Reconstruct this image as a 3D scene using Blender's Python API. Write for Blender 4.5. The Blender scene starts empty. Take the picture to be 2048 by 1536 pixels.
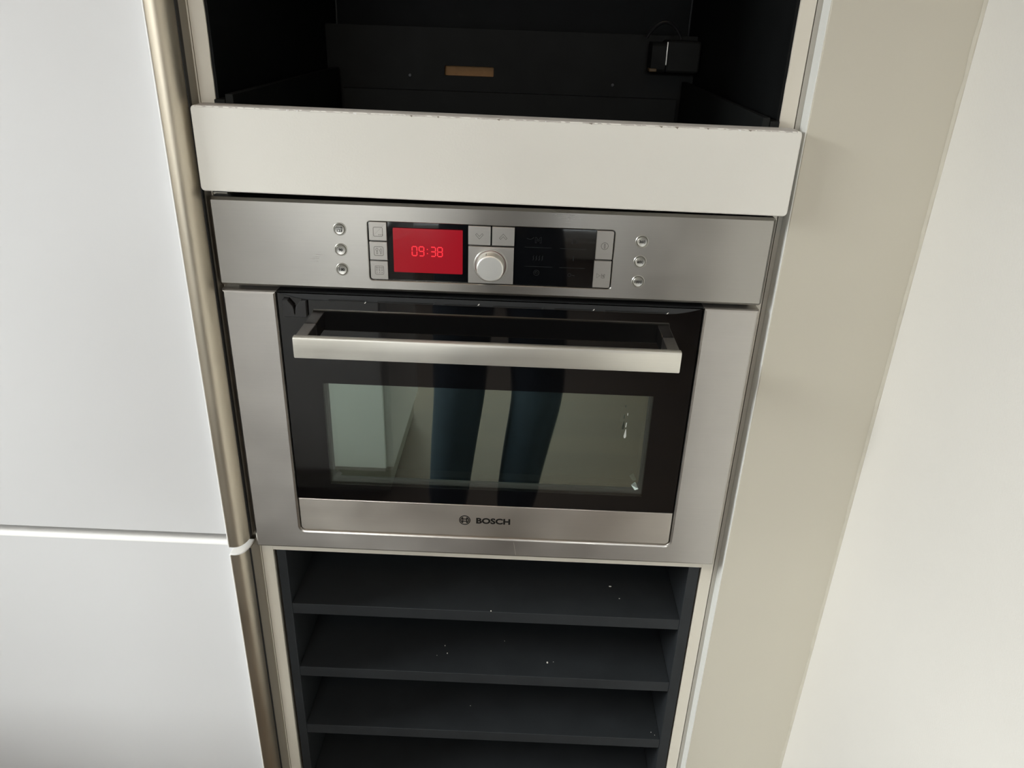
import bpy, bmesh, math, random
from mathutils import Vector, Matrix
random.seed(7)
SC = bpy.context.scene
COL = SC.collection
B = 0.85                      # height of the oven's lower edge above the floor
R = math.radians

# ------------------------------------------------------------------ camera
cd = bpy.data.cameras.new('camera'); cam = bpy.data.objects.new('camera', cd); COL.objects.link(cam)
cam.location = (0.03621, -0.79755, B + 0.63228)
cam.rotation_euler = (1.1224163, -0.0323064, 0.0256763)
cd.sensor_fit = 'HORIZONTAL'; cd.sensor_width = 36.0; cd.lens = 26.903; cd.clip_start = 0.004
SC.camera = cam

# ------------------------------------------------------------------ world, lights, exposure
w = bpy.data.worlds.new('world'); SC.world = w; w.use_nodes = True
bg = w.node_tree.nodes['Background']; bg.inputs[0].default_value = (0.85, 0.93, 1.0, 1); bg.inputs[1].default_value = 1.0
vs = SC.view_settings
vs.view_transform = 'Standard'; vs.look = 'None'; vs.gamma = 1.0; vs.use_curve_mapping = False
vs.exposure = 0.0
def area(name, loc, rot, sx, sy, power, color):
    l = bpy.data.lights.new(name, 'AREA'); l.shape = 'RECTANGLE'; l.size = sx; l.size_y = sy
    l.energy = power; l.color = color
    o = bpy.data.objects.new(name, l); COL.objects.link(o); o.location = loc; o.rotation_euler = rot
    return o
# daylight through the window at the left end of the galley, and added front fill through an unseen rear window
def aim(loc, to): return (Vector(to) - Vector(loc)).to_track_quat('-Z', 'Y').to_euler()
area('sky_left', (-3.4, -0.74, 3.0), aim((-3.4, -0.74, 3.0), (0.1, -0.5, 0.9)), 1.8, 1.8, 540, (1.0, 0.985, 0.985))
area('horizon_left', (-1.80, -0.74, 1.58), (0, R(-90), 0), 1.20, 1.08, 2.0, (1.0, 0.985, 0.985))
area('rear_fill', (-0.5, -6.0, 3.2), aim((-0.5, -6.0, 3.2), (-0.3, 0, 0.6)), 3.2, 2.0, 740, (1.0, 0.985, 0.985))
area('rear_fill_low', (-0.5, -4.34, 1.2), (R(90), 0, 0), 2.3, 1.9, 20.0, (1.0, 0.985, 0.985))
area('warm_ceiling_lamp', (-0.2, -1.45, 2.47), (0, 0, 0), 0.45, 0.45, 3.5, (1.0, 0.66, 0.34))

# ------------------------------------------------------------------ materials
MATS = {}
def nt(name):
    m = bpy.data.materials.new(name); m.use_nodes = True; t = m.node_tree
    return m, t, t.nodes['Principled BSDF']
def coord(t, scale=(1, 1, 1), rot=(0, 0, 0)):
    g = t.nodes.new('ShaderNodeNewGeometry'); mp = t.nodes.new('ShaderNodeMapping')
    mp.inputs['Scale'].default_value = scale; mp.inputs['Rotation'].default_value = rot
    t.links.new(g.outputs['Position'], mp.inputs['Vector']); return mp.outputs[0]
def noise(t, vec, scale, detail=3, rough=0.55):
    n = t.nodes.new('ShaderNodeTexNoise'); n.inputs['Scale'].default_value = scale
    n.inputs['Detail'].default_value = detail; n.inputs['Roughness'].default_value = rough
    t.links.new(vec, n.inputs['Vector']); return n.outputs['Fac']
def ramp(t, fac, stops):
    r = t.nodes.new('ShaderNodeValToRGB'); e = r.color_ramp.elements
    while len(e) < len(stops): e.new(0.5)
    for k, (p, c) in zip(e, stops): k.position = p; k.color = (*c, 1)
    t.links.new(fac, r.inputs['Fac']); return r.outputs['Color']
def mapr(t, fac, a, b, lo=0.3, hi=0.7):
    n = t.nodes.new('ShaderNodeMapRange'); n.inputs[1].default_value = lo; n.inputs[2].default_value = hi
    n.inputs[3].default_value = a; n.inputs[4].default_value = b
    t.links.new(fac, n.inputs[0]); return n.outputs[0]
def bump(t, bs, height, strength, dist):
    b = t.nodes.new('ShaderNodeBump'); b.inputs['Strength'].default_value = strength; b.inputs['Distance'].default_value = dist
    t.links.new(height, b.inputs['Height']); t.links.new(b.outputs[0], bs.inputs['Normal']); return b
def mix_c(t, c, k=0.06):
    return [(0.25, tuple(v * (1 - k) for v in c)), (0.75, tuple(min(1, v * (1 + k)) for v in c))]

def paint(name, col, rough=0.4, nscale=3.0, var=0.02, bscale=0, bstr=0.1, bdist=0.0004, spec=0.5, coat=0.0):
    m, t, b = nt(name); v = coord(t)
    t.links.new(ramp(t, noise(t, v, nscale), mix_c(t, col, var)), b.inputs['Base Color'])
    b.inputs['Roughness'].default_value = rough; b.inputs['Specular IOR Level'].default_value = spec
    b.inputs['Coat Weight'].default_value = coat
    if bscale: bump(t, b, noise(t, v, bscale, 4), bstr, bdist)
    MATS[name] = m; return m
def steel(name, col, rough=0.3, aniso=0.75, tangent=(0, 0, 1), brush=(3, 40, 900), smear=0.05):
    m, t, b = nt(name); b.inputs['Metallic'].default_value = 1
    v = coord(t, brush); f = noise(t, v, 1.0, 4, 0.6)
    v2 = coord(t); f2 = noise(t, v2, 9.0, 4)
    mx = t.nodes.new('ShaderNodeMath'); mx.operation = 'MULTIPLY_ADD'; mx.inputs[1].default_value = 0.35; t.links.new(f, mx.inputs[0]); t.links.new(f2, mx.inputs[2])
    t.links.new(ramp(t, mx.outputs[0], [(0.45, tuple(c * (1 - smear) for c in col)), (0.9, tuple(c * (1 + smear) for c in col))]), b.inputs['Base Color'])
    t.links.new(mapr(t, mx.outputs[0], rough - 0.05, rough + 0.08, 0.4, 0.95), b.inputs['Roughness'])
    if aniso:
        b.inputs['Anisotropic'].default_value = aniso
        c = t.nodes.new('ShaderNodeCombineXYZ')
        for i in range(3): c.inputs[i].default_value = tangent[i]
        t.links.new(c.outputs[0], b.inputs['Tangent'])
    bump(t, b, f, 0.02, 0.0001)
    MATS[name] = m; return m
def emit(name, col, strength):
    m, t, b = nt(name); b.inputs['Base Color'].default_value = (0.01, 0.01, 0.01, 1)
    b.inputs['Roughness'].default_value = 0.12
    b.inputs['Emission Color'].default_value = (*col, 1); b.inputs['Emission Strength'].default_value = strength
    MATS[name] = m; return m

paint('white_lacquer', (0.69, 0.695, 0.705), 0.33, 2.5, 0.012, 900, 0.03, 0.0002)
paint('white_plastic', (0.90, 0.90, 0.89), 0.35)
paint('drawer_paint', (0.83, 0.82, 0.77), 0.5, 6, 0.02, 420, 0.22, 0.0006)
paint('worn_edge', (0.56, 0.53, 0.50), 0.6, 60, 0.12, 300, 0.3, 0.0006)
paint('panel_lacquer', (0.60, 0.57, 0.485), 0.20, 2, 0.012, 900, 0.02, 0.0002)
paint('carcass_white', (0.74, 0.70, 0.61), 0.42, 5, 0.02)
paint('lit_panel_edge', (0.80, 0.81, 0.79), 0.3, 5, 0.01)
paint('taupe_board', (0.25, 0.222, 0.18), 0.45, 5, 0.03)
paint('grey_board', (0.44, 0.42, 0.37), 0.45, 5, 0.03)
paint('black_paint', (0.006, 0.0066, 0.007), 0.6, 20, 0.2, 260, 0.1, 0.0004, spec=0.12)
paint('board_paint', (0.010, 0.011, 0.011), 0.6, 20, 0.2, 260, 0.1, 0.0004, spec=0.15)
paint('shelf_paint', (0.025, 0.0285, 0.032), 0.5, 25, 0.12, 300, 0.12, 0.0004, spec=0.3)
paint('fibreboard', (0.30, 0.16, 0.06), 0.7, 60, 0.15, 300, 0.3, 0.0006)
paint('dull_brass', (0.10, 0.06, 0.02), 0.5)
paint('black_plastic', (0.012, 0.012, 0.013), 0.35, 30, 0.1)
paint('visor_plastic', (0.022, 0.024, 0.026), 0.45, 30, 0.1)
paint('clip_plastic', (0.03, 0.03, 0.031), 0.28, 30, 0.1)
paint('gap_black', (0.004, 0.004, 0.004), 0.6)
paint('ink', (0.006, 0.005, 0.004), 0.4)
paint('etch', (0.10, 0.09, 0.075), 0.5)
paint('faint_ink', (0.011, 0.013, 0.015), 0.3)
paint('joint_grey', (0.025, 0.028, 0.03), 0.4)
paint('sealant', (0.57, 0.54, 0.46), 0.4, 60, 0.06, 200, 0.4, 0.001)
paint('crumb', (0.75, 0.73, 0.68), 0.7)
paint('residue', (0.62, 0.64, 0.62), 0.5)
paint('ceiling_paint', (0.80, 0.79, 0.77), 0.7)
paint('room_wall', (0.72, 0.69, 0.64), 0.6)
paint('denim', (0.012, 0.022, 0.036), 0.8, 40, 0.2, 500, 0.2, 0.001)
paint('dark_shirt', (0.04, 0.042, 0.05), 0.8, 40, 0.1)
paint('skin', (0.52, 0.31, 0.22), 0.5, 12, 0.05)
paint('shoe_leather', (0.02, 0.018, 0.016), 0.5)
paint('hair_brown', (0.05, 0.03, 0.018), 0.6, 60, 0.3)
paint('stone_top', (0.10, 0.095, 0.09), 0.3, 30, 0.2)
steel('brushed_steel', (0.42, 0.405, 0.375), 0.30, 0.80)
steel('strip_steel', (0.70, 0.66, 0.60), 0.32, 0.78)
steel('frame_steel', (0.54, 0.52, 0.49), 0.36, smear=0.07)
steel('handle_steel', (0.84, 0.82, 0.75), 0.42, 0.3)
steel('button_steel', (0.52, 0.50, 0.465), 0.38, 0.3)
steel('round_steel', (0.60, 0.59, 0.55), 0.34, 0, brush=(30, 30, 30))
steel('knob_face', (0.80, 0.80, 0.77), 0.46, 0, brush=(60, 60, 60))
steel('knob_side', (0.95, 0.94, 0.90), 0.42, 0, brush=(60, 60, 60))
steel('profile_metal', (0.68, 0.615, 0.50), 0.40, 0.3, (1, 0, 0), (600, 600, 2), 0.04)
steel('cavity_steel', (0.36, 0.36, 0.34), 0.30, 0, brush=(20, 20, 20))
paint('knob_ring_red', (0.12, 0.03, 0.03), 0.4)
emit('display_red', (0.72, 0.001, 0.020), 0.42)
emit('digit_red', (1.0, 0.035, 0.05), 1.15)
# window frame material, glass
m, t, b = nt('black_glass'); b.inputs['Base Color'].default_value = (0.003, 0.003, 0.0035, 1); b.inputs['Roughness'].default_value = 0.02
b.inputs['Specular IOR Level'].default_value = 0.95
v = coord(t); t.links.new(mapr(t, noise(t, v, 14, 5), 0.015, 0.06), b.inputs['Roughness']); MATS['black_glass'] = m
def pane(name, tint, refl, rcol):
    m = bpy.data.materials.new(name); m.use_nodes = True; t = m.node_tree; t.nodes.clear()
    out = t.nodes.new('ShaderNodeOutputMaterial'); mx = t.nodes.new('ShaderNodeMixShader')
    tr = t.nodes.new('ShaderNodeBsdfTransparent'); tr.inputs[0].default_value = (*tint, 1)
    gl = t.nodes.new('ShaderNodeBsdfGlossy'); gl.inputs[0].default_value = (*rcol, 1); gl.inputs['Roughness'].default_value = 0.012
    fr = t.nodes.new('ShaderNodeFresnel'); fr.inputs[0].default_value = 1.5
    ad = t.nodes.new('ShaderNodeMath'); ad.operation = 'ADD'; ad.use_clamp = True; ad.inputs[1].default_value = refl
    t.links.new(fr.outputs[0], ad.inputs[0]); t.links.new(ad.outputs[0], mx.inputs[0])
    t.links.new(tr.outputs[0], mx.inputs[1]); t.links.new(gl.outputs[0], mx.inputs[2]); t.links.new(mx.outputs[0], out.inputs[0])
    MATS[name] = m; return m
pane('coated_pane', (0.25, 0.29, 0.27), 0.76, (0.86, 0.95, 0.90))
pane('outer_pane', (0.93, 0.96, 0.94), 0.02, (1, 1, 1))
paint('inner_grey', (0.17, 0.165, 0.155), 0.4)
steel('lit_facet_steel', (0.8, 0.82, 0.82), 0.3, 0, brush=(30, 30, 30))
pane('window_glass', (0.95, 0.97, 0.96), 0.02, (1, 1, 1))
# fibreglass wallpaper
m, t, b = nt('wallpaper'); v = coord(t, (1, 1, 1), (R(38), 0, 0))
wv = t.nodes.new('ShaderNodeTexWave'); wv.bands_direction = 'Y'; wv.inputs['Scale'].default_value = 170; wv.inputs['Distortion'].default_value = 3.5
wv.inputs['Detail'].default_value = 3; wv.inputs['Detail Scale'].default_value = 2.5; t.links.new(v, wv.inputs['Vector'])
n2 = noise(t, coord(t), 380, 3); ad = t.nodes.new('ShaderNodeMath'); ad.operation = 'MULTIPLY_ADD'; ad.inputs[1].default_value = 0.6
t.links.new(n2, ad.inputs[0]); t.links.new(wv.outputs['Fac'], ad.inputs[2]); bump(t, b, ad.outputs[0], 0.16, 0.0005)
t.links.new(ramp(t, noise(t, coord(t), 5), mix_c(t, (0.75, 0.73, 0.69), 0.015)), b.inputs['Base Color']); b.inputs['Roughness'].default_value = 0.6
MATS['wallpaper'] = m
# wood floor
m, t, b = nt('oak_floor'); v = coord(t)
bk = t.nodes.new('ShaderNodeTexBrick'); bk.inputs['Scale'].default_value = 1.0; bk.inputs['Brick Width'].default_value = 1.2; bk.inputs['Row Height'].default_value = 0.14
bk.inputs['Mortar Size'].default_value = 0.002; bk.inputs['Color1'].default_value = (0.085, 0.057, 0.034, 1); bk.inputs['Color2'].default_value = (0.072, 0.048, 0.029, 1); bk.inputs['Mortar'].default_value = (0.06, 0.045, 0.03, 1)
t.links.new(v, bk.inputs['Vector']); t.links.new(bk.outputs['Color'], b.inputs['Base Color']); b.inputs['Roughness'].default_value = 0.7; b.inputs['Specular IOR Level'].default_value = 0.2; MATS['oak_floor'] = m

# ------------------------------------------------------------------ mesh helpers
WL = {}                                             # world position of every object made
def add_box(bm, x0, x1, y0, y1, z0, z1, bev=0.0, seg=2):
    r = bmesh.ops.create_cube(bm, size=1.0)['verts']
    bmesh.ops.scale(bm, vec=(x1 - x0, y1 - y0, z1 - z0), verts=r)
    bmesh.ops.translate(bm, vec=((x0 + x1) / 2, (y0 + y1) / 2, (z0 + z1) / 2), verts=r)
    if bev:
        es = list({e for q in r for e in q.link_edges})
        bmesh.ops.bevel(bm, geom=es, offset=bev, segments=seg, affect='EDGES', profile=0.5)
    return bm
def box(*a, **k): return add_box(bmesh.new(), *a, **k)
def loft(bm, loops, cap0=True, cap1=True):
    L = [[bm.verts.new(p) for p in lp] for lp in loops]; n = len(L[0])
    for a, c in zip(L, L[1:]):
        for i in range(n): bm.faces.new((a[i], a[(i + 1) % n], c[(i + 1) % n], c[i]))
    if cap0: bm.faces.new(list(reversed(L[0])))
    if cap1: bm.faces.new(L[-1])
    return bm
def rrect(x0, x1, z0, z1, r, n=5):
    p = []
    for cx, cz, a0 in ((x1 - r, z1 - r, 0), (x0 + r, z1 - r, 90), (x0 + r, z0 + r, 180), (x1 - r, z0 + r, 270)):
        for i in range(n + 1):
            a = R(a0 + 90 * i / n); p.append((cx + r * math.cos(a), cz + r * math.sin(a)))
    return p
def circle(cx, cz, r, n=32): return [(cx + r * math.cos(2 * math.pi * i / n), cz + r * math.sin(2 * math.pi * i / n)) for i in range(n)]
def inset(p, d):
    n = len(p); o = []
    ar = sum(p[i][0] * p[(i + 1) % n][1] - p[(i + 1) % n][0] * p[i][1] for i in range(n)); s = 1 if ar > 0 else -1
    for i in range(n):
        a = Vector(p[i - 1]); c = Vector(p[i]); e = Vector(p[(i + 1) % n])
        u = (c - a).normalized(); q = (e - c).normalized()
        n1 = Vector((-u.y, u.x)) * s; n2 = Vector((-q.y, q.x)) * s; mm = n1 + n2
        mm = mm / max(0.3, mm.dot(n1)) if mm.length > 1e-6 else n1
        o.append((c.x + mm.x * d, c.y + mm.y * d))
    return o
def plate(pts, yf, yb, bev=0.0, bm=None):           # outline in XZ, front at yf (towards the viewer, -y)
    bm = bm or bmesh.new(); l = lambda q, y: [(a, y, c) for a, c in q]
    if bev: return loft(bm, [l(pts, yb), l(pts, yf + bev), l(inset(pts, bev * 0.35), yf + bev * 0.3), l(inset(pts, bev), yf)])
    return loft(bm, [l(pts, yb), l(pts, yf)])
def ring(outer, inner, yf, yb, bev=0.0, ibev=0.0, bm=None):
    bm = bm or bmesh.new(); l = lambda q, y: [(a, y, c) for a, c in q]
    loops = [l(inner, yb), l(outer, yb), l(outer, yf + bev), l(inset(outer, bev), yf)] if bev else [l(inner, yb), l(outer, yb), l(outer, yf)]
    if ibev: loops += [l(inset(inner, -ibev), yf), l(inner, yf + ibev)]
    else: loops += [l(inner, yf)]
    loops += [loops[0]]
    L = [[bm.verts.new(p) for p in lp] for lp in loops[:-1]]; L.append(L[0]); n = len(L[0])
    for a, c in zip(L, L[1:]):
        for i in range(n): bm.faces.new((a[i], a[(i + 1) % n], c[(i + 1) % n], c[i]))
    return bm
def lathe(cx, cz, prof, n=40, bm=None, cap0=True, cap1=True):          # prof: (radius, y) from back to front
    bm = bm or bmesh.new()
    return loft(bm, [[(cx + r * math.cos(2 * math.pi * i / n), y, cz + r * math.sin(2 * math.pi * i / n)) for i in range(n)] for r, y in prof], cap0, cap1)
def stroke(bm, pts, wd, y, th=0.0003, closed=False):                   # flat line work in XZ
    n = len(pts); h = wd / 2; L = []; 
    for i in range(n):
        a = Vector(pts[i - 1] if (closed or i > 0) else pts[i]); c = Vector(pts[i]); e = Vector(pts[(i + 1) % n] if (closed or i < n - 1) else pts[i])
        d = Vector((0, 0))
        if (c - a).length > 1e-9: d += (c - a).normalized()
        if (e - c).length > 1e-9: d += (e - c).normalized()
        d = d.normalized() if d.length > 1e-9 else Vector((1, 0)); q = Vector((-d.y, d.x)) * h
        L.append([(c.x + q.x, y + th, c.y + q.y), (c.x + q.x, y, c.y + q.y), (c.x - q.x, y, c.y - q.y), (c.x - q.x, y + th, c.y - q.y)])
    V = [[bm.verts.new(p) for p in s] for s in L]; m = n if closed else n - 1
    for i in range(m):
        a, c = V[i], V[(i + 1) % n]
        for k in range(4): bm.faces.new((a[k], a[(k + 1) % 4], c[(k + 1) % 4], c[k]))
    if not closed: bm.faces.new(V[0][::-1]); bm.faces.new(V[-1])
    return bm
def tube(bm, pts, rad, n=10):
    P = [Vector(p) for p in pts]; loops = []
    for i, c in enumerate(P):
        d = (P[min(i + 1, len(P) - 1)] - P[max(i - 1, 0)]).normalized()
        u = d.cross(Vector((0, 0, 1)) if abs(d.z) < 0.9 else Vector((1, 0, 0))).normalized(); q = d.cross(u)
        loops.append([c + (u * math.cos(2 * math.pi * k / n) + q * math.sin(2 * math.pi * k / n)) * rad for k in range(n)])
    return loft(bm, loops)
def finish(name, me, mat, parent=None, smooth=0.6):
    c = Vector((0, 0, 0)); 
    if len(me.vertices):
        xs = [v.co for v in me.vertices]
        c = Vector([(min(v[i] for v in xs) + max(v[i] for v in xs)) / 2 for i in range(3)])
        c.z = min(v[2] for v in xs)
        me.transform(Matrix.Translation(-c))
    o = bpy.data.objects.new(name, me); COL.objects.link(o)
    if mat and not len(me.materials): me.materials.append(MATS[mat])
    wl = c + Vector((0, 0, B)); WL[o] = wl
    o.parent = parent; o.location = wl - (WL[parent] if parent else Vector((0, 0, 0)))
    return o
def obj(name, bm, mat, parent=None, smooth=20):
    bmesh.ops.recalc_face_normals(bm, faces=bm.faces[:]); me = bpy.data.meshes.new(name)
    if smooth:
        smooth = min(smooth, 21)
        lim = R(smooth)
        for f in bm.faces: f.smooth = True
        for e in bm.edges:
            e.smooth = not (len(e.link_faces) == 2 and e.calc_face_angle(0) > lim) and len(e.link_faces) == 2
    bm.to_mesh(me); bm.free(); return finish(name, me, mat, parent)
def tag(o, label, cat=None, group=None, kind=None):
    if label: o['label'] = label
    if cat: o['category'] = cat
    if group: o['group'] = group
    if kind: o['kind'] = kind
    return o
def thing(name, loc, label, cat, group=None):       # loc in oven-based coordinates (z = 0 at the oven's lower edge)
    o = bpy.data.objects.new(name, None); COL.objects.link(o); o.empty_display_size = 0.05
    wl = Vector(loc) + Vector((0, 0, B)); o.location = wl; WL[o] = wl
    return tag(o, label, cat, group)
def text(name, s, cx, cz, size, y, mat, parent, bold=0.0, width=None):
    cu = bpy.data.curves.new(name, 'FONT'); cu.body = s; cu.size = size; cu.align_x = 'CENTER'; cu.align_y = 'CENTER'
    cu.offset = bold; cu.extrude = 0.00012; cu.resolution_u = 4
    to = bpy.data.objects.new(name, cu); COL.objects.link(to); bpy.context.view_layer.update()
    me = bpy.data.meshes.new_from_object(to.evaluated_get(bpy.context.evaluated_depsgraph_get()))
    bpy.data.objects.remove(to); bpy.data.curves.remove(cu); me.materials.clear(); me.name = name
    me.transform(Matrix.Rotation(R(90), 4, 'X'))
    xs = [v.co.x for v in me.vertices]; zs = [v.co.z for v in me.vertices]
    mx, mz = (min(xs) + max(xs)) / 2, (min(zs) + max(zs)) / 2
    k = width / (max(xs) - min(xs)) if width else 1
    for v in me.vertices: v.co.x = cx + (v.co.x - mx) * k; v.co.z = cz + v.co.z - mz; v.co.y += y
    return finish(name, me, mat, parent)
def wbox(name, x0, x1, y0, y1, z0, z1, mat, kind='structure', label=None):   # setting pieces, z above the floor
    o = obj(name, box(x0, x1, y0, y1, z0 - B, z1 - B), mat, smooth=0); o['kind'] = kind
    if label: o['label'] = label
    return o

# ------------------------------------------------------------------ the room
tag(wbox('floor', -2.5, 3.2, -4.5, 0.75, -0.05, 0, 'oak_floor'), 'oak plank floor of the kitchen')
tag(wbox('ceiling', -2.5, 3.2, -4.5, 0.75, 2.5, 2.55, 'ceiling_paint'), 'plain white ceiling')
tag(wbox('wall_right', 0.452, 0.57, -0.80, 0.65, 0, 2.5, 'wallpaper'), 'off-white wall with fine woven wallpaper beside the grey filler panel')
tag(wbox('wall_back', -2.5, 0.57, 0.65, 0.75, 0, 2.5, 'room_wall'), 'wall behind the cabinets')
def wall_with_hole(name, axis, pos, a0, a1, h0, h1, b0, b1, label):
    bm = bmesh.new()
    for (p0, p1, z0, z1) in ((a0, h0, 0, 2.5), (h1, a1, 0, 2.5), (h0, h1, 0, b0), (h0, h1, b1, 2.5)):
        if axis == 'x': add_box(bm, pos[0], pos[1], p0, p1, z0 - B, z1 - B)
        else: add_box(bm, p0, p1, pos[0], pos[1], z0 - B, z1 - B)
    o = obj(name, bm, 'room_wall', smooth=0); tag(o, label, kind='structure'); return o
wall_with_hole('wall_left', 'x', (-1.95, -1.76), -4.5, 0.65, -1.31, -0.17, 0.95, 2.22, 'far left wall with the galley window')
wall_with_hole('wall_rear', 'y', (-4.5, -4.3), -1.95, 3.2, -1.7, 0.7, 0.12, 2.25, 'far wall of the dining area')
tag(wbox('wall_dining', 3.1, 3.2, -4.3, -0.80, 0, 2.5, 'room_wall'), 'side wall of the dining area')
tag(wbox('wall_return', 0.57, 3.2, -0.80, -0.70, 0, 2.5, 'room_wall'), 'wall of the dining area beside the galley')
for nm, ax, x0, x1, pos, zz in (('window_1', 'x', -1.31, -0.17, -1.86, (0.95, 2.22)), ('window_2', 'y', -1.7, 0.7, -4.4, (0.12, 2.25))):  # window_2 is unseen, added so light from behind fills the fronts
    z0, z1 = zz[0] - B, zz[1] - B; mid = (x0 + x1) / 2; bm = bmesh.new(); bg_ = bmesh.new()
    for (a, c, e, f) in ((x0, x0 + .05, z0, z1), (x1 - .05, x1, z0, z1), (x0, x1, z0, z0 + .05), (x0, x1, z1 - .05, z1), (mid - .03, mid + .03, z0, z1)):
        if ax == 'x': add_box(bm, pos - .03, pos + .03, a, c, e, f)
        else: add_box(bm, a, c, pos - .03, pos + .03, e, f)
    if ax == 'x': add_box(bg_, pos - .004, pos + .004, x0 + .05, x1 - .05, z0 + .05, z1 - .05)
    else: add_box(bg_, x0 + .05, x1 - .05, pos - .004, pos + .004, z0 + .05, z1 - .05)
    fr = tag(obj(nm, bm, 'white_plastic', smooth=0), 'white framed window letting in daylight', kind='structure')
    obj('pane', bg_, 'window_glass', fr, smooth=0)
# sealant bead between filler panel and wall
bm = bmesh.new(); lp = []
for i in range(90):
    z = -0.80 + i * 1.63 / 89; w_ = 0.0008 + 0.0007 * random.random(); dx = random.uniform(-.0005, .0005)
    lp.append([(0.4506 + dx, 0.001, z), (0.4497 - w_ + dx, -0.0003, z), (0.4512 + dx, -0.0016 - w_ * .5, z), (0.4524, -0.0022, z), (0.4524, 0.001, z)])
loft(bm, lp); tag(obj('trim_1', bm, 'sealant'), 'uneven sealant bead along the wall and panel joint', kind='structure')

# ------------------------------------------------------------------ tall cabinet on the left
tc = thing('tall_cabinet', (-0.62, 0.02, -B), 'tall white cabinet with two doors and brown metal grip edges, left of the oven', 'cabinet')
obj('body', box(-0.93, -0.3155, 0.024, 0.62, -0.75, 1.35), 'taupe_board', tc, 0)
obj('side_panel', box(-0.3155, -0.3035, 0.0225, 0.62, -0.75, 1.35, bev=0.0008), 'taupe_board', tc)
obj('edge_strip', box(-0.3033, -0.2990, 0.0195, 0.62, -0.75, 1.35, bev=0.001), 'carcass_white', tc)
obj('plinth', box(-0.93, -0.30, 0.06, 0.08, -B, -0.75), 'taupe_board', tc, 0)
PROF = [(-0.3219, 0.0075), (-0.3219, -0.0243), (-0.3212, -0.0250), (-0.3185, -0.0253), (-0.3150, -0.0253), (-0.3115, -0.0244), (-0.3085, -0.0224), (-0.3060, -0.0196), (-0.3040, -0.0160), (-0.3025, -0.0115), (-0.3017, -0.006), (-0.3013, 0.0), (-0.3012, 0.0075)]
for z0, z1, lab in ((0.0165, 1.345, 'upper door'), (-0.745, 0.0056, 'lower door')):
    rr = 0.0055 if z1 < 0.1 else 0.0012
    sec = [(0.0205, z0), (0.0012, z0), (0.0, z0 + 0.0012)] + [(rr - rr * math.cos(R(90 * i / 6)), z1 - rr + rr * math.sin(R(90 * i / 6))) for i in range(7)] + [(0.0205, z1)]
    d = obj('door', loft(bmesh.new(), [[(x, y, z) for y, z in sec] for x in (-0.928, -0.3225)]), 'white_lacquer', tc)
    if z1 < 0.1:
        band = [(y - 0.0002, z + 0.0002) for y, z in sec[3:]] + [(0.0205, z1 - 0.0055), (0.0005, z1 - 0.0055)]
        obj('lit_edge', loft(bmesh.new(), [[(x, y, z) for y, z in band] for x in (-0.9279, -0.3226)]), 'white_plastic', d)['label'] = 'upper edge coloured whiter, as if lit from above'  # whiter than the door: top light on this edge put into the colour
    d['label'] = 'flat white ' + lab
    zt = z1 - (0.0015 if z1 < 0.1 else 0)
    g = obj('grip_edge', loft(bmesh.new(), [[(x, y, z0) for x, y in PROF], [(x, y, zt) for x, y in PROF]]), 'profile_metal', d, 40)
    g['label'] = 'rounded brown metal grip'
    lip = [(-0.3226, -0.0005), (-0.3226, -0.0250), (-0.3221, -0.0258), (-0.3214, -0.0260), (-0.3208, -0.0256), (-0.3214, -0.0245), (-0.3217, -0.0005)]
    obj('lip_highlight', loft(bmesh.new(), [[(x, y, z0) for x, y in lip], [(x, y, zt) for x, y in lip]]), 'white_plastic', d, 60)  # white lip: highlight along the grip's edge put into the colour
    ys = -0.0085 if z1 < 0.1 else 0.0020
    obj('flank_shade', box(-0.3022, -0.3004, -0.0100 if z1 < 0.1 else -0.0040, ys, z0, zt - 0.0005), 'gap_black', d, 0)  # black strip: deep shade along the grip's flank put into the colour
    obj('shaded_grip_side', box(-0.3022, -0.3003, ys, 0.0190, z0, zt - 0.0005), 'taupe_board', d, 0)  # metal flank in taupe: its shaded tone put into the colour
    if z1 < 0.1:
        obj('end_cap', loft(bmesh.new(), [[(x, y, zt) for x, y in PROF], [(x, y, z1) for x, y in PROF], [(x, y, z1 + 0.0004) for x, y in inset(PROF, 0.0006)]]), 'white_plastic', d, 40)

# ------------------------------------------------------------------ oven cabinet
oc = thing('oven_cabinet', (0.0025, 0.02, -B), 'white oven cabinet with a black open niche and a white drawer above the oven', 'cabinet')
XL0, XL1, XR1, XR0 = -0.2983, -0.2835, 0.2887, 0.3037
def ragged(xe, sgn, x_out):                         # carcass side whose inner painted edge is a little uneven
    bm = bmesh.new(); lp = []
    for i in range(140):
        z = -0.75 + i * 2.10 / 139; j = random.uniform(-.0005, .0005) if z > 0.5 else 0
        q = [(x_out, 0.020), (xe + j, 0.020), (xe + j * .5, 0.0215), (xe, 0.62), (x_out, 0.62)]
        lp.append([(x, y, z) for x, y in q])
    return loft(bm, lp)
obj('side_panel', ragged(XL1, 1, XL0), 'carcass_white', oc, 30)
obj('side_panel', ragged(XR1, -1, XR0), 'carcass_white', oc, 30)
obj('shelf', box(XL1, XR1, 0.0200, 0.60, -0.0203, -0.0015, bev=0.0006), 'carcass_white', oc)['label'] = 'white board edge under the oven'
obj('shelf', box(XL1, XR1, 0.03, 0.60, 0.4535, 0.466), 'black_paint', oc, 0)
for x0, x1 in ((XL0, XL1 + 0.004), (XR1 - 0.004, XR0)): obj('gap_shade', box(x0, x1, 0.0188, 0.0199, 0.4528, 0.4720), 'gap_black', oc, 0)  # black strips over the side edges: shade of the gap put into colour
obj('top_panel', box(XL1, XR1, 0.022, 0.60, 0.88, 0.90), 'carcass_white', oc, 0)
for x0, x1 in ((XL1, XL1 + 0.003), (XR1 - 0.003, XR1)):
    obj('niche_lining', box(x0, x1, 0.0225, 0.56, 0.466, 0.88), 'black_paint', oc, 0)
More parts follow.
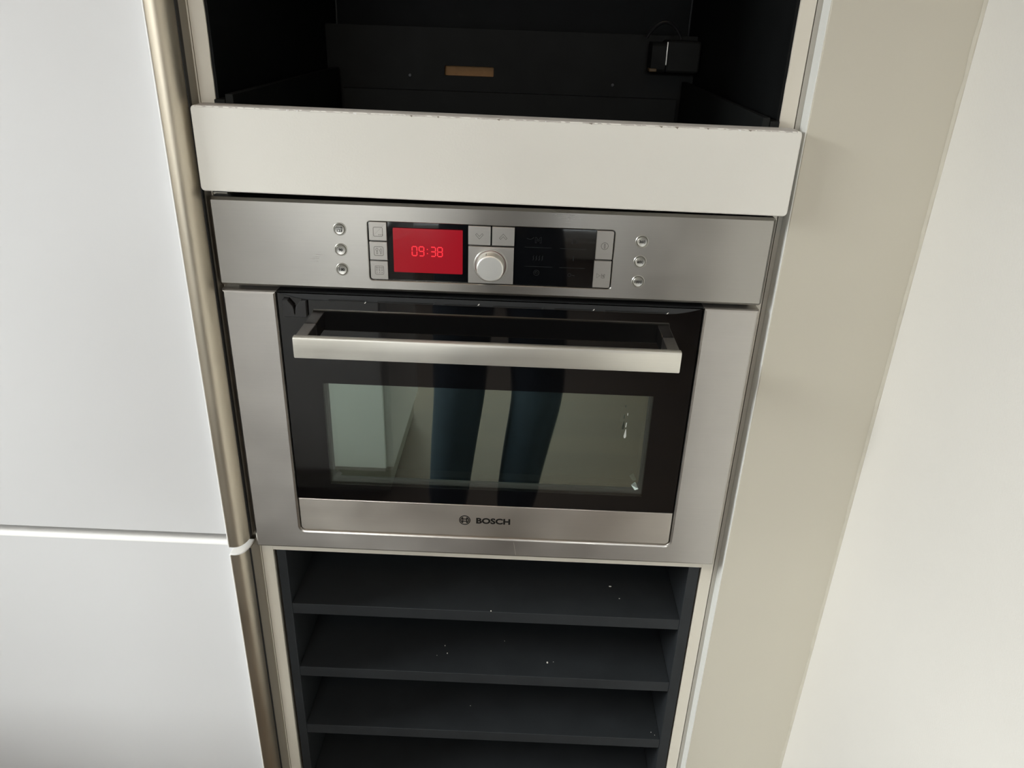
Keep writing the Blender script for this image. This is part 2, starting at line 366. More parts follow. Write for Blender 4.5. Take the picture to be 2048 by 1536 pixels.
obj('niche_back', box(XL1, XR1, 0.556, 0.562, 0.466, 0.88), 'black_paint', oc, 0)
# joint beads in the two back corners of the niche
for x in (XL1 + 0.004, XR1 - 0.004):
    bm = bmesh.new(); tube(bm, [(x + random.uniform(-.0004, .0004), 0.554, 0.57 + i * 0.02) for i in range(15)], 0.0015, 6)
    obj('corner_joint', bm, 'joint_grey', oc)
# low back board with a slot that shows raw fibreboard behind it
bb = obj('back_board', ring(rrect(XL1 + 0.003, XR1 - 0.003, 0.468, 0.613, 0.0008, 5), rrect(-0.0990, -0.0226, 0.5452, 0.5600, 0.002, 5), 0.480, 0.492), 'board_paint', oc, 30)
obj('fibreboard_strip', box(-0.11, -0.012, 0.4925, 0.498, 0.54, 0.566), 'fibreboard', bb, 0)['label'] = 'bare brown board seen through the slot'
for x, z in ((-0.1527, 0.5443), (0.1628, 0.5405)):
    obj('screw', lathe(x, z, [(0.003, 0.481), (0.003, 0.479), (0.0022, 0.4784)], 14), 'black_plastic', bb)
# pull-out drawer
TILT = R(-0.36)
def tilt(bm):
    M = Matrix.Translation((0, 0, 0.5)) @ Matrix.Rotation(-TILT, 4, 'Y') @ Matrix.Translation((0, 0, -0.5)); bm.transform(M); return bm
dr = obj('drawer', tilt(plate(rrect(-0.2968, 0.3023, 0.4588, 0.5420, 0.0042, 6), -0.0140, 0.0085, 0.0013)), 'drawer_paint', oc, 50)
dr['label'] = 'white painted drawer front with chipped upper edge'
bm = bmesh.new(); N = 160; lp = []
for i in range(N):
    x = -0.2920 + i * 0.589 / (N - 1); a = random.uniform(0.0, .0011); c = random.uniform(0, .0007)
    lp.append([(x, 0.0085, 0.5417), (x, 0.0085, 0.5423), (x, -0.0122, 0.5423), (x, -0.0132 - a * .5, 0.5420 - a * 0.2), (x, -0.0141, 0.5408 - c), (x, -0.0120, 0.5405)])
obj('worn_edge', tilt(loft(bm, lp)), 'worn_edge', dr, 25)['label'] = 'worn grey upper edge of the drawer front'
for _ in range(16):
    x = random.uniform(-.26, .27); wd = random.uniform(.001, .004)
    obj('paint_chip', tilt(plate([(x, .5412), (x + wd, .5414), (x + wd * .8, .5402 - random.random() * .001), (x + wd * .2, .5406)][::-1], -0.01435, -0.0138)), 'taupe_board' if random.random() < .3 else 'white_plastic', dr, 0)
obj('tray_floor', box(-0.268, 0.272, 0.0085, 0.452, 0.476, 0.484), 'black_paint', dr, 0)
obj('tray_side', box(-0.2690, -0.2610, 0.0085, 0.470, 0.476, 0.5530, bev=0.0008), 'board_paint', dr)
obj('tray_side', box(0.2680, 0.2755, 0.0085, 0.470, 0.476, 0.5495, bev=0.0008), 'board_paint', dr)
obj('tray_back', box(-0.250, 0.258, 0.440, 0.450, 0.476, 0.5262, bev=0.0012), 'board_paint', dr)
obj('bracket', box(-0.2805, -0.2695, 0.0085, 0.03, 0.50, 0.5475, bev=0.0006), 'board_paint', dr)
obj('bracket', box(0.2760, 0.2852, 0.0085, 0.03, 0.50, 0.5460, bev=0.0006), 'board_paint', dr)

# socket, plug and cable in the niche
so = tag(obj('power_socket', plate(rrect(0.2335, 0.2830, 0.5640, 0.6075, 0.004, 4), 0.428, 0.4795, 0.003), 'board_paint'), 'black power socket box at the back of the niche', 'socket')
pl = thing('power_plug', (0.214, 0.43, 0.560), 'black plug with looped cable beside the niche socket', 'plug')
obj('plug_body', loft(bmesh.new(), [[(x, y, z) for y, z in rrect(0.428, 0.470, 0.563, 0.6045, 0.008, 4)] for x in (0.2115, 0.2325)]), 'board_paint', pl)
obj('metal_edge', box(0.2322, 0.2340, 0.4262, 0.4285, 0.5740, 0.6055, bev=0.0004), 'round_steel', pl)['label'] = 'thin bright metal edge'
obj('brass_contact', box(0.2095, 0.2205, 0.427, 0.445, 0.5645, 0.5690, bev=0.001), 'dull_brass', pl)
bm = bmesh.new(); tube(bm, [(0.2015 + 0.05 * i / 16, 0.43 - 0.006 * math.sin(math.pi * i / 16), 0.610 + 0.0215 * math.sin(math.pi * i / 16) ** .8) for i in range(17)], 0.0026, 8)
obj('cable', bm, 'black_plastic', pl)

# ------------------------------------------------------------------ black shelf unit below the oven
su = thing('shelf_unit', (0.0035, 0.02, -0.75), 'dark grey open shelf unit with thin boards under the oven', 'shelf')
obj('side_panel', box(-0.2795, -0.2670, 0.0215, 0.56, -0.74, -0.0208, bev=0.001), 'shelf_paint', su)
obj('side_panel', box(0.2720, 0.2868, 0.0215, 0.56, -0.74, -0.0208, bev=0.001), 'shelf_paint', su)
obj('back_panel', box(-0.2670, 0.2720, 0.553, 0.56, -0.74, -0.0208), 'shelf_paint', su, 0)
for z in (-0.1138, -0.2325, -0.3512, -0.4700, -0.5890):
    obj('shelf_board', box(-0.2670, 0.2720, 0.0222, 0.553, z - 0.018, z, bev=0.0009), 'shelf_paint', su)
obj('bottom_board', box(-0.2670, 0.2720, 0.0222, 0.553, -0.74, -0.722, bev=0.0009), 'shelf_paint', su)
obj('plinth', box(-0.2983, 0.3037, 0.06, 0.078, -B, -0.75), 'grey_board', oc, 0)
bm = bmesh.new()
for x, y, z, s in ((0.181, 0.085, -0.1138, .0016), (0.192, .06, -0.1138, .0009), (0.010, .0235, -0.1138, .0012), (0.095, .050, -0.2325, .0016), (0.104, .052, -0.2325, .0008), (-.06, .075, -.2325, .0012), (-.055, .06, -.2325, .0009), (-.07, .055, -.2325, .0008), (.03, .09, -.2325, .0007), (.26, .035, -.3512, .001), (.265, .03, -.3512, .0009), (-.02, .07, -.3512, .0006)):
    r = bmesh.ops.create_icosphere(bm, subdivisions=1, radius=s)['verts']
    bmesh.ops.scale(bm, vec=(random.uniform(.6, 1.4), random.uniform(.6, 1.4), .5), verts=r); bmesh.ops.translate(bm, vec=(x, y, z + s * .4), verts=r)
tag(obj('crumbs', bm, 'crumb'), 'tiny white crumbs scattered on the dark shelf boards', 'crumbs', kind='stuff')

# ------------------------------------------------------------------ filler panel on the right
fp = thing('filler_panel', (0.38, 0.01, -B), 'tall beige glossy filler panel between the oven cabinet and the right wall', 'panel')
obj('front_board', box(0.3108, 0.4515, 0.0000, 0.0200, -0.80, 1.60, bev=0.0012), 'panel_lacquer', fp)
obj('lit_edge', box(0.3098, 0.3110, 0.0010, 0.0205, -0.80, 1.60, bev=0.0004), 'lit_panel_edge', fp)['label'] = 'narrow left edge coloured lighter, as if catching light'  # lighter than the board: light caught by its left edge put into colour
obj('spacer_board', box(0.3047, 0.3098, 0.0200, 0.30, -0.80, 1.60, bev=0.0004), 'grey_board', fp)

# ------------------------------------------------------------------ the oven
ov = thing('oven', (0, 0.01, 0), 'built-in stainless steel compact oven with red clock display and bar handle', 'oven')
# body behind the front, with the cooking cavity
bm = bmesh.new()
for a in ((-0.275, -0.215, 0.02, 0.54, 0.004, 0.45), (0.215, 0.275, 0.02, 0.54, 0.004, 0.45), (-0.215, 0.215, 0.02, 0.54, 0.004, 0.070), (-0.215, 0.215, 0.02, 0.54, 0.275, 0.45), (-0.215, 0.215, 0.40, 0.54, 0.070, 0.275)): add_box(bm, *a)
obj('housing', bm, 'gap_black', ov, 0)
cv = []
for y, g in ((0.0445, 0.002), (0.052, 0.0), (0.30, 0.0), (0.33, 0.006), (0.345, 0.022)):
    cv.append([(x, y, z) for x, z in rrect(-0.2060 + g, 0.2060 - g, 0.0800 + g, 0.2640 - g, 0.026, 7)])
cav = obj('cavity', loft(bmesh.new(), cv, cap0=False), 'cavity_steel', ov, 40)
obj('cavity_rim', ring(rrect(-0.2150, 0.2150, 0.0700, 0.2750, 0.004, 7), rrect(-0.2040, 0.2040, 0.0825, 0.2620, 0.024, 7), 0.0360, 0.0445, ibev=0.003), 'cavity_steel', cav, 40)
for s in (-1, 1):
    for z in (0.125, 0.165, 0.205): obj('rack_guide', box(*sorted((s * 0.2055, s * 0.2005)), 0.06, 0.30, z, z + 0.006, bev=0.0018), 'cavity_steel', cav)
# control panel with the recessed window
cp = obj('control_panel', ring(rrect(-0.2975, 0.2975, 0.3552, 0.4519, 0.0036, 6), rrect(-0.1310, 0.1313, 0.3678, 0.4325, 0.0034, 6), 0.0, 0.0198, bev=0.0030, ibev=0.0007), 'brushed_steel', ov, 50)
obj('panel_recess', plate(rrect(-0.1318, 0.1321, 0.3670, 0.4333, 0.003, 6), 0.0032, 0.018), 'black_glass', cp)['label'] = 'black glass behind the keys and display'
obj('panel_tray', box(-0.29, 0.29, 0.012, 0.0198, 0.356, 0.4515), 'gap_black', cp, 0)
ds = obj('display', plate(rrect(-0.1042, -0.0299, 0.3777, 0.4260, 0.0008, 4), 0.0012, 0.0017), 'display_red', ov)
ds['label'] = 'red backlit clock display'
SEG = {'0': 'abcdef', '9': 'abcdfg', '3': 'abcdg', '8': 'abcdefg'}
def digit(ch, x, z, w_, h):
    bm = bmesh.new(); a = 0.0011; g = 0.0003
    P = {'a': ((0, h), (w_, h)), 'b': ((w_, h), (w_, h / 2)), 'c': ((w_, h / 2), (w_, 0)), 'd': ((0, 0), (w_, 0)), 'e': ((0, h / 2), (0, 0)), 'f': ((0, h), (0, h / 2)), 'g': ((0, h / 2), (w_, h / 2))}
    for s in SEG[ch]:
        (x0, z0), (x1, z1) = P[s]; d = Vector((x1 - x0, z1 - z0)).normalized() * (g + .0002)
        stroke(bm, [(x + x0 + d.x, z + z0 + d.y), (x + x1 - d.x, z + z1 - d.y)], a, 0.0007, 0.0005)
    obj('digit', bm, 'digit_red', ds, 0)
for ch, x in (('0', -0.0840), ('9', -0.0765), ('3', -0.0640), ('8', -0.0567)): digit(ch, x, 0.3967, 0.0051, 0.0100)
for z in (0.3995, 0.4040): obj('colon_dot', plate(rrect(-0.0682, -0.0671, z - .0005, z + .0005, .0002, 2), 0.0007, 0.0012), 'digit_red', ds)
# square keys
YK = -0.0004
def key(x0, x1, z0, z1, corner=None):
    pts = rrect(x0, x1, z0, z1, 0.0006, 4)
    if corner:                                     # outer corner of the key row is rounded
        cx, cz = corner; n = 5; rr = 0.0026
        base = [(x1, z1, 0), (x0, z1, 90), (x0, z0, 180), (x1, z0, 270)]; pts = []
        for px, pz, a0 in base:
            r_ = rr if (px == cx and pz == cz) else 0.0005
            ox = px - r_ if a0 in (0, 270) else px + r_; oz = pz - r_ if a0 in (0, 90) else pz + r_
            pts += [(ox + r_ * math.cos(R(a0 + 90 * i / n)), oz + r_ * math.sin(R(a0 + 90 * i / n))) for i in range(n + 1)]
    return obj('key', plate(inset(pts, 0.00022), YK, 0.0045, 0.00035), 'button_steel', ov, 45)
def sym(parent, lines, wd=0.00042, mat='etch', y=YK, name='symbol'):
    bm = bmesh.new()
    for pts, cl in lines: stroke(bm, pts, wd, y - 0.00012, 0.0003, cl)
    return obj(name, bm, mat, parent, 0)
def rsq(cx, cz, s): return (rrect(cx - s, cx + s, cz - s, cz + s, s * .28, 4), True)
k1 = key(-0.1297, -0.1104, 0.4118, 0.4322, (-0.1297, 0.4322)); k2 = key(-0.1297, -0.1104, 0.3906, 0.4108); k3 = key(-0.1297, -0.1104, 0.3690, 0.3896, (-0.1297, 0.3690))
dot = lambda x, z, r=0.00028: (circle(x, z, r, 6), True)
sym(k1, [rsq(-0.1198, 0.4215, 0.0049)] + [dot(-0.1188 + i * .0018, 0.4184, .00022) for i in range(3)])
sym(k2, [rsq(-0.1198, 0.4005, 0.0049), ([(-.1221, .4036), (-.1229, .4025), (-.1225, .4013), (-.1219, .4009), (-.1222, .3975), (-.1210, .3975), (-.1212, .4009), (-.1206, .4014), (-.1204, .4025), (-.1211, .4036)], True), ([(-.1174, .4036), (-.1187, .4018), (-.1184, .4000), (-.1180, .3998), (-.1181, .3975), (-.1170, .3975), (-.1168, .4030)], True)])
sym(k3, [rsq(-0.1198, 0.3795, 0.0047)] + [dot(-0.1226 + i * .0028, 0.3822 - j * .0026, (.0009, .0006, .0003)[j]) for i in range(3) for j in range(3)], 0.00034)
kd = key(-0.0241, 0.0001, 0.4113, 0.4318); ku = key(0.0012, 0.0254, 0.4113, 0.4318)
chev = lambda cx, cz, s: ([(cx - .0041, cz - s * .0012), (cx - .0029, cz - s * .0026), (cx, cz + s * .0006), (cx + .0029, cz - s * .0026), (cx + .0041, cz - s * .0012), (cx, cz + s * .0034)], True)
sym(kd, [chev(-0.0120, 0.4213, -1)], 0.0005); sym(ku, [chev(0.0133, 0.4209, 1)], 0.0005)
kp = key(-0.0239, 0.0253, 0.3688, 0.4100); kp['label'] = 'steel plate around the knob'
kr1 = key(0.1118, 0.1302, 0.4006, 0.4320, (0.1302, 0.4320)); kr2 = key(0.1113, 0.1302, 0.3690, 0.3994, (0.1302, 0.3690))
sym(kr1, [(circle(0.1212, 0.4155, 0.0037, 24), True), (rrect(.1206, .1218, .4132, .4178, .0005, 3), True)])
sym(kr2, [([(.1152, .3852), (.1152, .3802), (.1188, .3827)], True), ([(.1206, .3850), (.1201, .3828)], False), ([(.1203, .3803), (.1203, .3826), (.1216, .3826), (.1216, .3840)], False), ([(.1208, .3803), (.1236, .3803), (.1239, .3845), (.1230, .3845), (.1230, .3812)], False), ([(.1222, .3838), (.1222, .3812)], False)], .00042)
# touch field symbols
tf = obj('touch_field', plate(rrect(0.0266, 0.1106, 0.3690, 0.4318, 0.0008, 4), 0.0008, 0.0017), 'black_glass', ov)
tf['label'] = 'black touch field with faint symbols'
YT = 0.0008
def tsym(lines, wd=0.00045): sym(tf, lines, wd, 'faint_ink', YT)
for x0, x1, z in ((0.0362, 0.0655, 0.4108), (0.0740, 0.1018, 0.4108), (0.0368, 0.0668, 0.3898), (0.0745, 0.1020, 0.3898)): tsym([([(x0, z), (x1, z)], False)], .0004)
tsym([([(.0474, .4158), (.0474, .4218), (.0484, .4218), (.0506, .4190), (.0528, .4218), (.0538, .4218), (.0538, .4158), (.0524, .4158), (.0524, .4194), (.0506, .4174), (.0488, .4194), (.0488, .4158)], True), ([(.0380, .4205), (.0415, .4195), (.0440, .4200), (.0458, .4216)], False)])
tsym([([(.0868, .4172), (.0862, .4166), (.0916, .4166), (.0910, .4172), (.0908, .4190), (.0900, .4204), (.0889, .4208), (.0878, .4204), (.0870, .4190)], True)])
tsym([([(.0456 + k * .0032, .3968), (.0466 + k * .0032, .3986), (.0458 + k * .0032, .4002), (.0468 + k * .0032, .4020)], False) for k in range(4)])
tsym([([(.0890, .3975), (.0890, .4005)], False), dot(.0890, .4018)], .0008)
tsym([(circle(.0500, .3830, .0030, 18), True), (circle(.0500, .3830, .0013, 12), True)])
tsym([(circle(.0858, .3818, .0017, 14), True), ([(.0875, .3818), (.0912, .3818), (.0912, .3806)], False), ([(.0902, .3818), (.0902, .3808)], False)])
# knob
KX, KZ = 0.0004, 0.3893
kn = obj('knob', lathe(KX, KZ, [(0.0145, 0.001), (0.0146, -0.0112), (0.0142, -0.0128), (0.0134, -0.0133)], 56), 'knob_side', ov, 60)
kn['label'] = 'round silver push knob'
obj('knob_face', lathe(KX, KZ, [(0.0133, -0.0128), (0.0133, -0.0134), (0.0128, -0.0136)], 56), 'knob_face', kn)
obj('knob_collar', ring(circle(KX, KZ, 0.0182, 56), circle(KX, KZ, 0.0166, 56), -0.0010, 0.001, bev=0.0004, ibev=0.0003), 'round_steel', kn, 50)
obj('knob_gap', lathe(KX, KZ, [(0.0167, 0.0006), (0.0167, -0.00045)], 56), 'button_steel', kn)
obj('knob_shadow_line', ring(circle(KX, KZ, 0.0167, 56), circle(KX, KZ, 0.0160, 56), -0.00065, 0.0004), 'knob_ring_red', kn)  # dark red ring: shadow line inside the collar put into the colour
for dx in (-0.0045, 0.0035): obj('knob_mark', box(KX + dx - .0003, KX + dx + .0003, -0.010, -0.004, KZ + 0.0132, KZ + 0.0140), 'etch', kn, 0)
# round power keys
for s, x, z in (('123', -0.1604, 0.4229), ('90', -0.1604, 0.4006), ('180', -0.1603, 0.3788), ('360', 0.1601, 0.4219), ('600', 0.1602, 0.4000), ('1000', 0.1604, 0.3779)):
    rk = obj('round_key', lathe(x, z, [(0.0052, 0.001), (0.0054, -0.0010), (0.0050, -0.0016), (0.0040, -0.0014), (0.002, -0.0012)], 36), 'round_steel', ov, 60)
    obj('key_collar', ring(circle(x, z, 0.0070, 36), circle(x, z, 0.0057, 36), -0.0009, 0.0008, bev=0.0005, ibev=0.0005), 'round_steel', rk, 60)
    obj('key_gap', ring(circle(x, z, 0.00585, 36), circle(x, z, 0.0050, 36), -0.00025, 0.0008), 'etch', rk)
    text('numeral', s, x, z - (0.0014 if s == '123' else 0), 0.0042, -0.00185, 'ink', rk, bold=0.00008, width=0.0078 if s == '1000' else None)
    if s == '123': sym(rk, [([(x - .0032, z + .0016), (x + .0028, z + .0016)], False), ([(x + .0016, z + .0026), (x + .0030, z + .0016), (x + .0016, z + .0006)], False)], .0004, 'ink', -.0017)
# visor strip between panel and door
vis = [(-0.2362, 0.3499)]
for i in range(11): a = i / 10; vis.append((-0.2362 + 0.042 * a, 0.3490 - 0.0080 * math.sin(a * math.pi / 2) ** 1.0))
vis += [(-x, z) for x, z in reversed(vis[1:])] + [(0.2362, 0.3499)]
vr = obj('visor', plate(vis[::-1], 0.0006, 0.030, 0.0012), 'visor_plastic', ov, 30); vr['label'] = 'dark grey air vent strip above the door'
for x0, x1 in ((-0.178, -0.138), (-0.124, -0.062), (-0.050, -0.014), (0.004, 0.058), (0.072, 0.113), (0.128, 0.194)):
    obj('vent_slot', plate(rrect(x0, x1, 0.3419, 0.3432, 0.0006, 3), -0.0006, 0.002), 'gap_black', vr)
    obj('slot_end', plate([(x1 - .0004, .3424), (x1 + .0018, .3424), (x1 + .0032, .3444), (x1 + .0020, .3444)], -0.0008, 0.001), 'visor_plastic', vr)
for x, z in ((-0.1374, 0.3414), (-0.0119, 0.3442), (0.1149, 0.3436), (0.1963, 0.3429)):
    obj('white_chip', plate([(x - .0009, z - .0007), (x + .0003, z - .0006), (x + .0012, z + .0008), (x + .0004, z + .0009)], -0.0012, 0.0), 'crumb', vr)
# door
XI = 0.2362
pts = [(-0.2966, 0.3501), (-0.2966, 0.0), (0.2966, 0.0), (0.2966, 0.3501), (XI, 0.3501)]
pts += [(XI - .006 + .006 * math.cos(R(-90 * i / 6)), 0.0288 + .006 + .006 * math.sin(R(-90 * i / 6))) for i in range(7)]
pts += [(-XI + .006 - .006 * math.sin(R(90 * i / 6)), 0.0288 + .006 - .006 * math.cos(R(90 * i / 6))) for i in range(7)]
pts += [(-XI, 0.3501)]
dr2 = obj('door', plate(pts, 0.0, 0.0198, 0.0030), 'frame_steel', ov, 50); dr2['label'] = 'stainless steel oven door frame'
g = 0.0012
gp = obj('door_glass', ring(rrect(-XI + g, XI - g, 0.0776, 0.3490, 0.0008, 4), rrect(-0.1930, 0.1935, 0.1000, 0.2393, 0.0008, 4), 0.0016, 0.0075), 'black_glass', dr2, 30); gp['label'] = 'black glass border of the oven door'
dw = obj('door_window', plate(rrect(-0.1930, 0.1935, 0.1000, 0.2393, 0.0008, 4), 0.00165, 0.00185), 'outer_pane', dr2); dw['label'] = 'clear outer pane of the oven window'
sc_ = rrect(-0.1888, 0.1895, 0.1062, 0.2600, 0.011, 6)
obj('inner_screen', plate(sc_, 0.0120, 0.0123), 'coated_pane', dr2)['label'] = 'dark green inner pane reflecting the room'
obj('inner_frame', ring(rrect(-0.2160, 0.2140, 0.0700, 0.2760, 0.004, 6), sc_, 0.0095, 0.0345, ibev=0.0018), 'inner_grey', dr2, 30)
for s_ in (-1, 1):
    cx = -0.1888 if s_ < 0 else 0.1895; cz = 0.1062
    bm = bmesh.new(); q = [(cx + s_ * 0.0005, cz + 0.0005), (cx - s_ * 0.0040, cz + 0.0080), (cx - s_ * 0.0085, cz + 0.0040), (cx - s_ * 0.0040, cz - 0.0015)]
    L0 = [(q[0][0], 0.0086, q[0][1]), (q[1][0], 0.0110, q[1][1]), (q[2][0], 0.0118, q[2][1]), (q[3][0], 0.0088, q[3][1])]
    loft(bm, [[(x, 0.0125, z) for x, _, z in L0], L0]); obj('corner_facet', bm, 'lit_facet_steel' if s_ > 0 else 'inner_grey', dr2, 0)  # right facet in brighter steel: corner highlight put into the colour
st = [(-XI + g, 0.0772), (-XI + g, 0.0355)]
st += [(-XI + g + .0052 - .0052 * math.cos(R(90 * i / 5)), 0.0300 + .0052 - .0052 * math.sin(R(90 * i / 5))) for i in range(6)]
st += [(XI - g - .0052 + .0052 * math.sin(R(90 * i / 5)), 0.0300 + .0052 - .0052 * math.cos(R(90 * i / 5))) for i in range(6)]
st += [(XI - g, 0.0355), (XI - g, 0.0772)]
obj('logo_strip', plate(st, 0.0012, 0.012, 0.0005), 'strip_steel', dr2, 30)
obj('door_core', box(-0.29, 0.29, 0.0125, 0.0195, 0.004, 0.076), 'gap_black', dr2, 0)
obj('door_core', box(-0.29, -0.222, 0.0125, 0.0195, 0.076, 0.348), 'gap_black', dr2, 0)
obj('door_core', box(0.222, 0.29, 0.0125, 0.0195, 0.076, 0.348), 'gap_black', dr2, 0)
obj('door_core', box(-0.222, 0.222, 0.0125, 0.0195, 0.270, 0.348), 'gap_black', dr2, 0)
# emblem and lettering
bm = bmesh.new(); ex, ez, ye = -0.0256, 0.0542, 0.0010
ring(circle(ex, ez, 0.0072, 40), circle(ex, ez, 0.0060, 40), ye, ye + .0004, bm=bm)
for s in (-1, 1):
    stroke(bm, [(ex + s * .0049 * math.cos(R(a)), ez + .0046 * math.sin(R(a))) for a in range(-62, 63, 12)], .0013, ye, .0004)
    stroke(bm, [(ex + s * .0026, ez - .0042), (ex + s * .0026, ez + .0042)], .0014, ye, .0004)
    stroke(bm, [(ex - .0026, ez + s * .0017), (ex + .0026, ez + s * .0017)], .0012, ye, .0004)
obj('emblem', bm, 'ink', dr2, 0)
text('lettering', 'BOSCH', 0.0105, 0.0542, 0.0113, 0.0010, 'ink', dr2, bold=0.00045, width=0.0432)
# handle
hb = [[(x, y, z) for y, z in ((-0.0430, 0.2906), (-0.0432, 0.3000), (-0.0431, 0.3110), (-0.0426, 0.3140), (-0.0408, 0.3150), (-0.0370, 0.3150), (-0.0362, 0.3140), (-0.0362, 0.2912), (-0.0370, 0.2902), (-0.0424, 0.2902))] for x in (-0.2082, 0.2082)]
ends = lambda lp, dx, k: [(x + dx, -0.04 + (y + 0.04) * k, 0.3026 + (z - 0.3026) * k) for x, y, z in lp]
hd = obj('handle', loft(bmesh.new(), [ends(hb[0], -.0006, .93), hb[0], hb[1], ends(hb[1], .0006, .93)]), 'handle_steel', dr2, 40); hd['label'] = 'brushed steel bar handle'
for s in (-1, 1):
    x0, x1 = sorted((s * 0.2080, s * 0.1945))
    obj('handle_mount', box(x0, x1, -0.0368, 0.0016, 0.2935, 0.3136, bev=0.0008), 'frame_steel', dr2)
# small lock clip at the door's upper left
lc = [(-.013, -.0098), (.013, -.0098), (.0132, .0098), (.0075, .0098), (.0045, .0062), (.0018, .0030), (.0008, -.001), (.0005, -.0052), (0, -.0078), (-.0005, -.0052), (-.0008, -.001), (-.0018, .0030), (-.0045, .0062), (-.0075, .0098), (-.0132, .0098)]
obj('lock_clip', plate([(x - 0.2157, z + 0.3322) for x, z in lc], -0.0040, 0.0016, 0.0006), 'clip_plastic', dr2, 30)['label'] = 'small black clip with a slit'
# dried drip on the window
for pts in ([(0.1650, .2160), (0.1658, .2160), (0.1657, .2130), (0.1650, .2130)], [(0.1646, .2030), (0.1656, .2035), (0.1652, .1975), (0.1642, .1972)], [(0.1650, .1950), (0.1654, .1945), (0.1664, .1850), (0.1655, .1825), (0.1640, .1825), (0.1633, .1850), (0.1643, .1910)]):
    obj('drip_mark', plate(pts[::-1], 0.00145, 0.0016), 'residue', dr2, 0)
# long scratch on the lower frame
bm = bmesh.new(); stroke(bm, [(0.0375, 0.0235), (0.0392, 0.013), (0.0408, 0.0035)], 0.0006, -0.00008, 0.0002); obj('scratch', bm, 'handle_steel', dr2, 0)

# ------------------------------------------------------------------ reflected surroundings: island and the photographer
isl = thing('kitchen_island', (-1.05, -1.67, -B), 'white kitchen island behind the photographer, mirrored in the oven window', 'island')
def ib(n, *a, mat='white_plastic', **k): return obj(n, box(*a[:4], a[4] - B, a[5] - B, **k), mat, isl)
ib('body', -1.75, -0.374, -1.97, -1.372, 0.10, 0.88)
ib('plinth', -1.75, -0.39, -1.95, -1.40, 0.0, 0.10, mat='grey_board')
ib('worktop', -1.75, -0.362, -1.99, -1.345, 0.88, 0.92, mat='stone_top', bev=0.003)
for k in range(3):
    x1 = -0.395 - k * 0.45; ib('door', x1 - 0.445, x1, -1.372, -1.353, 0.105, 0.872, bev=0.0015)

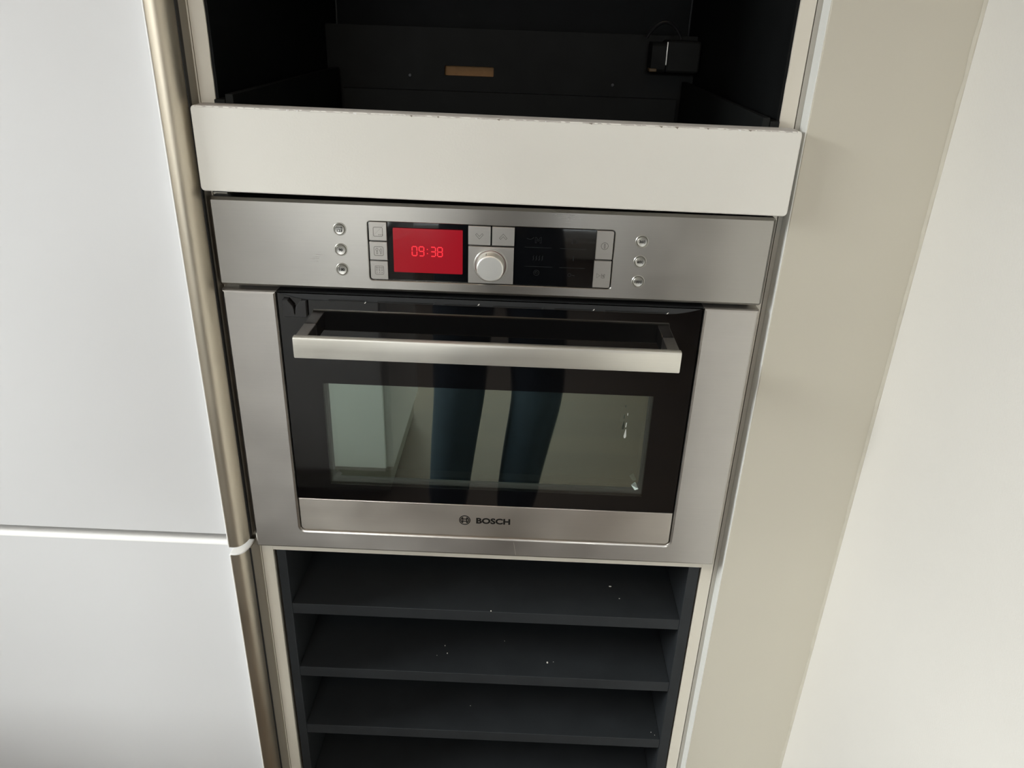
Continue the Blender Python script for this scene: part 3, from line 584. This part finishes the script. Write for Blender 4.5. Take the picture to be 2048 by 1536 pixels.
def person():
    V = []; E_ = []; RAD = []
    def v(p, r, link=None):
        V.append(p); RAD.append(r); i = len(V) - 1
        if link is not None: E_.append((link, i))
        return i
    pel = v((-0.03, -1.22, 0.96), (0.165, 0.115))
    waist = v((-0.03, -1.22, 1.10), (0.15, 0.105), pel); chest = v((-0.02, -1.22, 1.30), (0.165, 0.115), waist); top = v((-0.02, -1.23, 1.44), (0.12, 0.085), chest)
    neck = v((-0.02, -1.22, 1.53), (0.055, 0.055), top); jaw = v((-0.015, -1.19, 1.60), (0.066, 0.075), neck); skull = v((-0.015, -1.20, 1.68), (0.078, 0.092), jaw); crown = v((-0.015, -1.21, 1.745), (0.062, 0.072), skull)
    nose = v((-0.015, -1.105, 1.635), (0.012, 0.014), jaw)
    for hx, kx, ax, tx in ((-0.125, -0.134, -0.172, -0.19), (0.070, 0.092, 0.038, 0.060)):
        h = v((hx, -1.22, 0.86), (0.092, 0.10), pel); th = v(((hx + kx) / 2, -1.20, 0.70), (0.086, 0.092), h); k = v((kx, -1.16, 0.50), (0.076, 0.08), th)
        c = v(((kx + ax) / 2, -1.18, 0.32), (0.072, 0.074), k); a = v((ax, -1.20, 0.11), (0.064, 0.066), c)
        he = v((ax, -1.20, 0.055), (0.042, 0.05), a); toe = v((tx, -1.05, 0.035), (0.042, 0.03), he)
    for s in (-1, 1):
        sh = v((-0.02 + s * 0.18, -1.22, 1.42), (0.06, 0.06), top); el = v((-0.02 + s * 0.27, -1.13, 1.18), (0.046, 0.046), sh)
        wr = v((0.036 + s * 0.125, -0.90, 1.40), (0.03, 0.03), el); pa = v((0.036 + s * 0.105, -0.865, 1.455), (0.032, 0.022), wr)
        for f in range(4):
            l = (0.055, 0.066, 0.062, 0.048)[f]; dz = 0.012 + 0.019 * (1 - f)
            a = v((0.036 + s * 0.088, -0.852 - 0.004 * f, 1.475 + dz), (0.0095, 0.0095), pa)
            b_ = v((0.036 + s * (0.088 - l * .5), -0.842, 1.480 + dz), (0.009, 0.009), a); v((0.036 + s * (0.088 - l), -0.848, 1.478 + dz), (0.008, 0.008), b_)
        tb = v((0.036 + s * 0.082, -0.888, 1.445), (0.0105, 0.0105), pa); v((0.036 + s * 0.052, -0.886, 1.450), (0.009, 0.009), tb)
    me = bpy.data.meshes.new('person'); me.from_pydata([(x, y, z) for x, y, z in V], E_, [])
    tmp = bpy.data.objects.new('person_tmp', me); COL.objects.link(tmp)
    sk = tmp.modifiers.new('skin', 'SKIN'); sk.use_smooth_shade = True
    for i, d in enumerate(me.skin_vertices[0].data): d.radius = RAD[i]; d.use_root = (i == 0)
    sb = tmp.modifiers.new('sub', 'SUBSURF'); sb.levels = 2; sb.render_levels = 2
    bpy.context.view_layer.update()
    out = bpy.data.meshes.new_from_object(tmp.evaluated_get(bpy.context.evaluated_depsgraph_get()))
    bpy.data.objects.remove(tmp); out.materials.clear()
    for n in ('denim', 'dark_shirt', 'skin', 'shoe_leather'): out.materials.append(MATS[n])
    for p in out.polygons:
        c = p.center; p.use_smooth = True
        p.material_index = 3 if c.z < 0.085 else 0 if c.z < 1.0 else 2 if (c.z > 1.51 and abs(c.x + .02) < .09 and c.y < -1.0) or c.y > -0.93 else 1
    out.transform(Matrix.Translation((0, 0, -B)))
    o = finish('person', out, None)
    tag(o, 'person in dark jeans holding up a phone, mirrored in the oven window', 'person')
    bm = bmesh.new(); r = bmesh.ops.create_uvsphere(bm, u_segments=24, v_segments=14, radius=1.0)['verts']
    bmesh.ops.delete(bm, geom=[q for q in r if q.co.z < -0.15 or (q.co.y > 0.35 and q.co.z < 0.42)], context='VERTS')
    bmesh.ops.scale(bm, vec=(0.093, 0.108, 0.105), verts=bm.verts); bmesh.ops.translate(bm, vec=(-0.015, -1.215, 1.685 - B), verts=bm.verts)
    obj('hair', bm, 'hair_brown', o, 60)
    for s in (-1, 1):
        bm = bmesh.new(); r = bmesh.ops.create_uvsphere(bm, u_segments=12, v_segments=8, radius=0.012)['verts']; bmesh.ops.translate(bm, vec=(-0.015 + s * 0.032, -1.122, 1.668 - B), verts=r); obj('eye', bm, 'white_plastic', o)
        bm = bmesh.new(); r = bmesh.ops.create_uvsphere(bm, u_segments=12, v_segments=8, radius=0.02)['verts']; bmesh.ops.scale(bm, vec=(.35, .8, 1.4), verts=r); bmesh.ops.translate(bm, vec=(-0.015 + s * 0.082, -1.205, 1.655 - B), verts=r); obj('ear', bm, 'skin', o)
    bm = bmesh.new(); tube(bm, [(-0.038, -1.112, 1.588 - B), (-0.015, -1.105, 1.586 - B), (0.008, -1.112, 1.588 - B)], 0.005, 8); obj('mouth', bm, 'knob_ring_red', o)
    return o
person()
ph = bmesh.new(); add_box(ph, -0.078, 0.078, -0.0375, 0.0375, -0.004, 0.004, bev=0.003, seg=3)
ph.transform(Matrix.Translation((0.0365, -0.8085, 0.6376)) @ Matrix.Rotation(0.0257, 4, 'Z') @ Matrix.Rotation(-0.0323, 4, 'Y') @ Matrix.Rotation(1.1224, 4, 'X'))
tag(obj('smartphone', ph, 'black_plastic'), 'dark smartphone held by the photographer in front of the oven', 'phone')
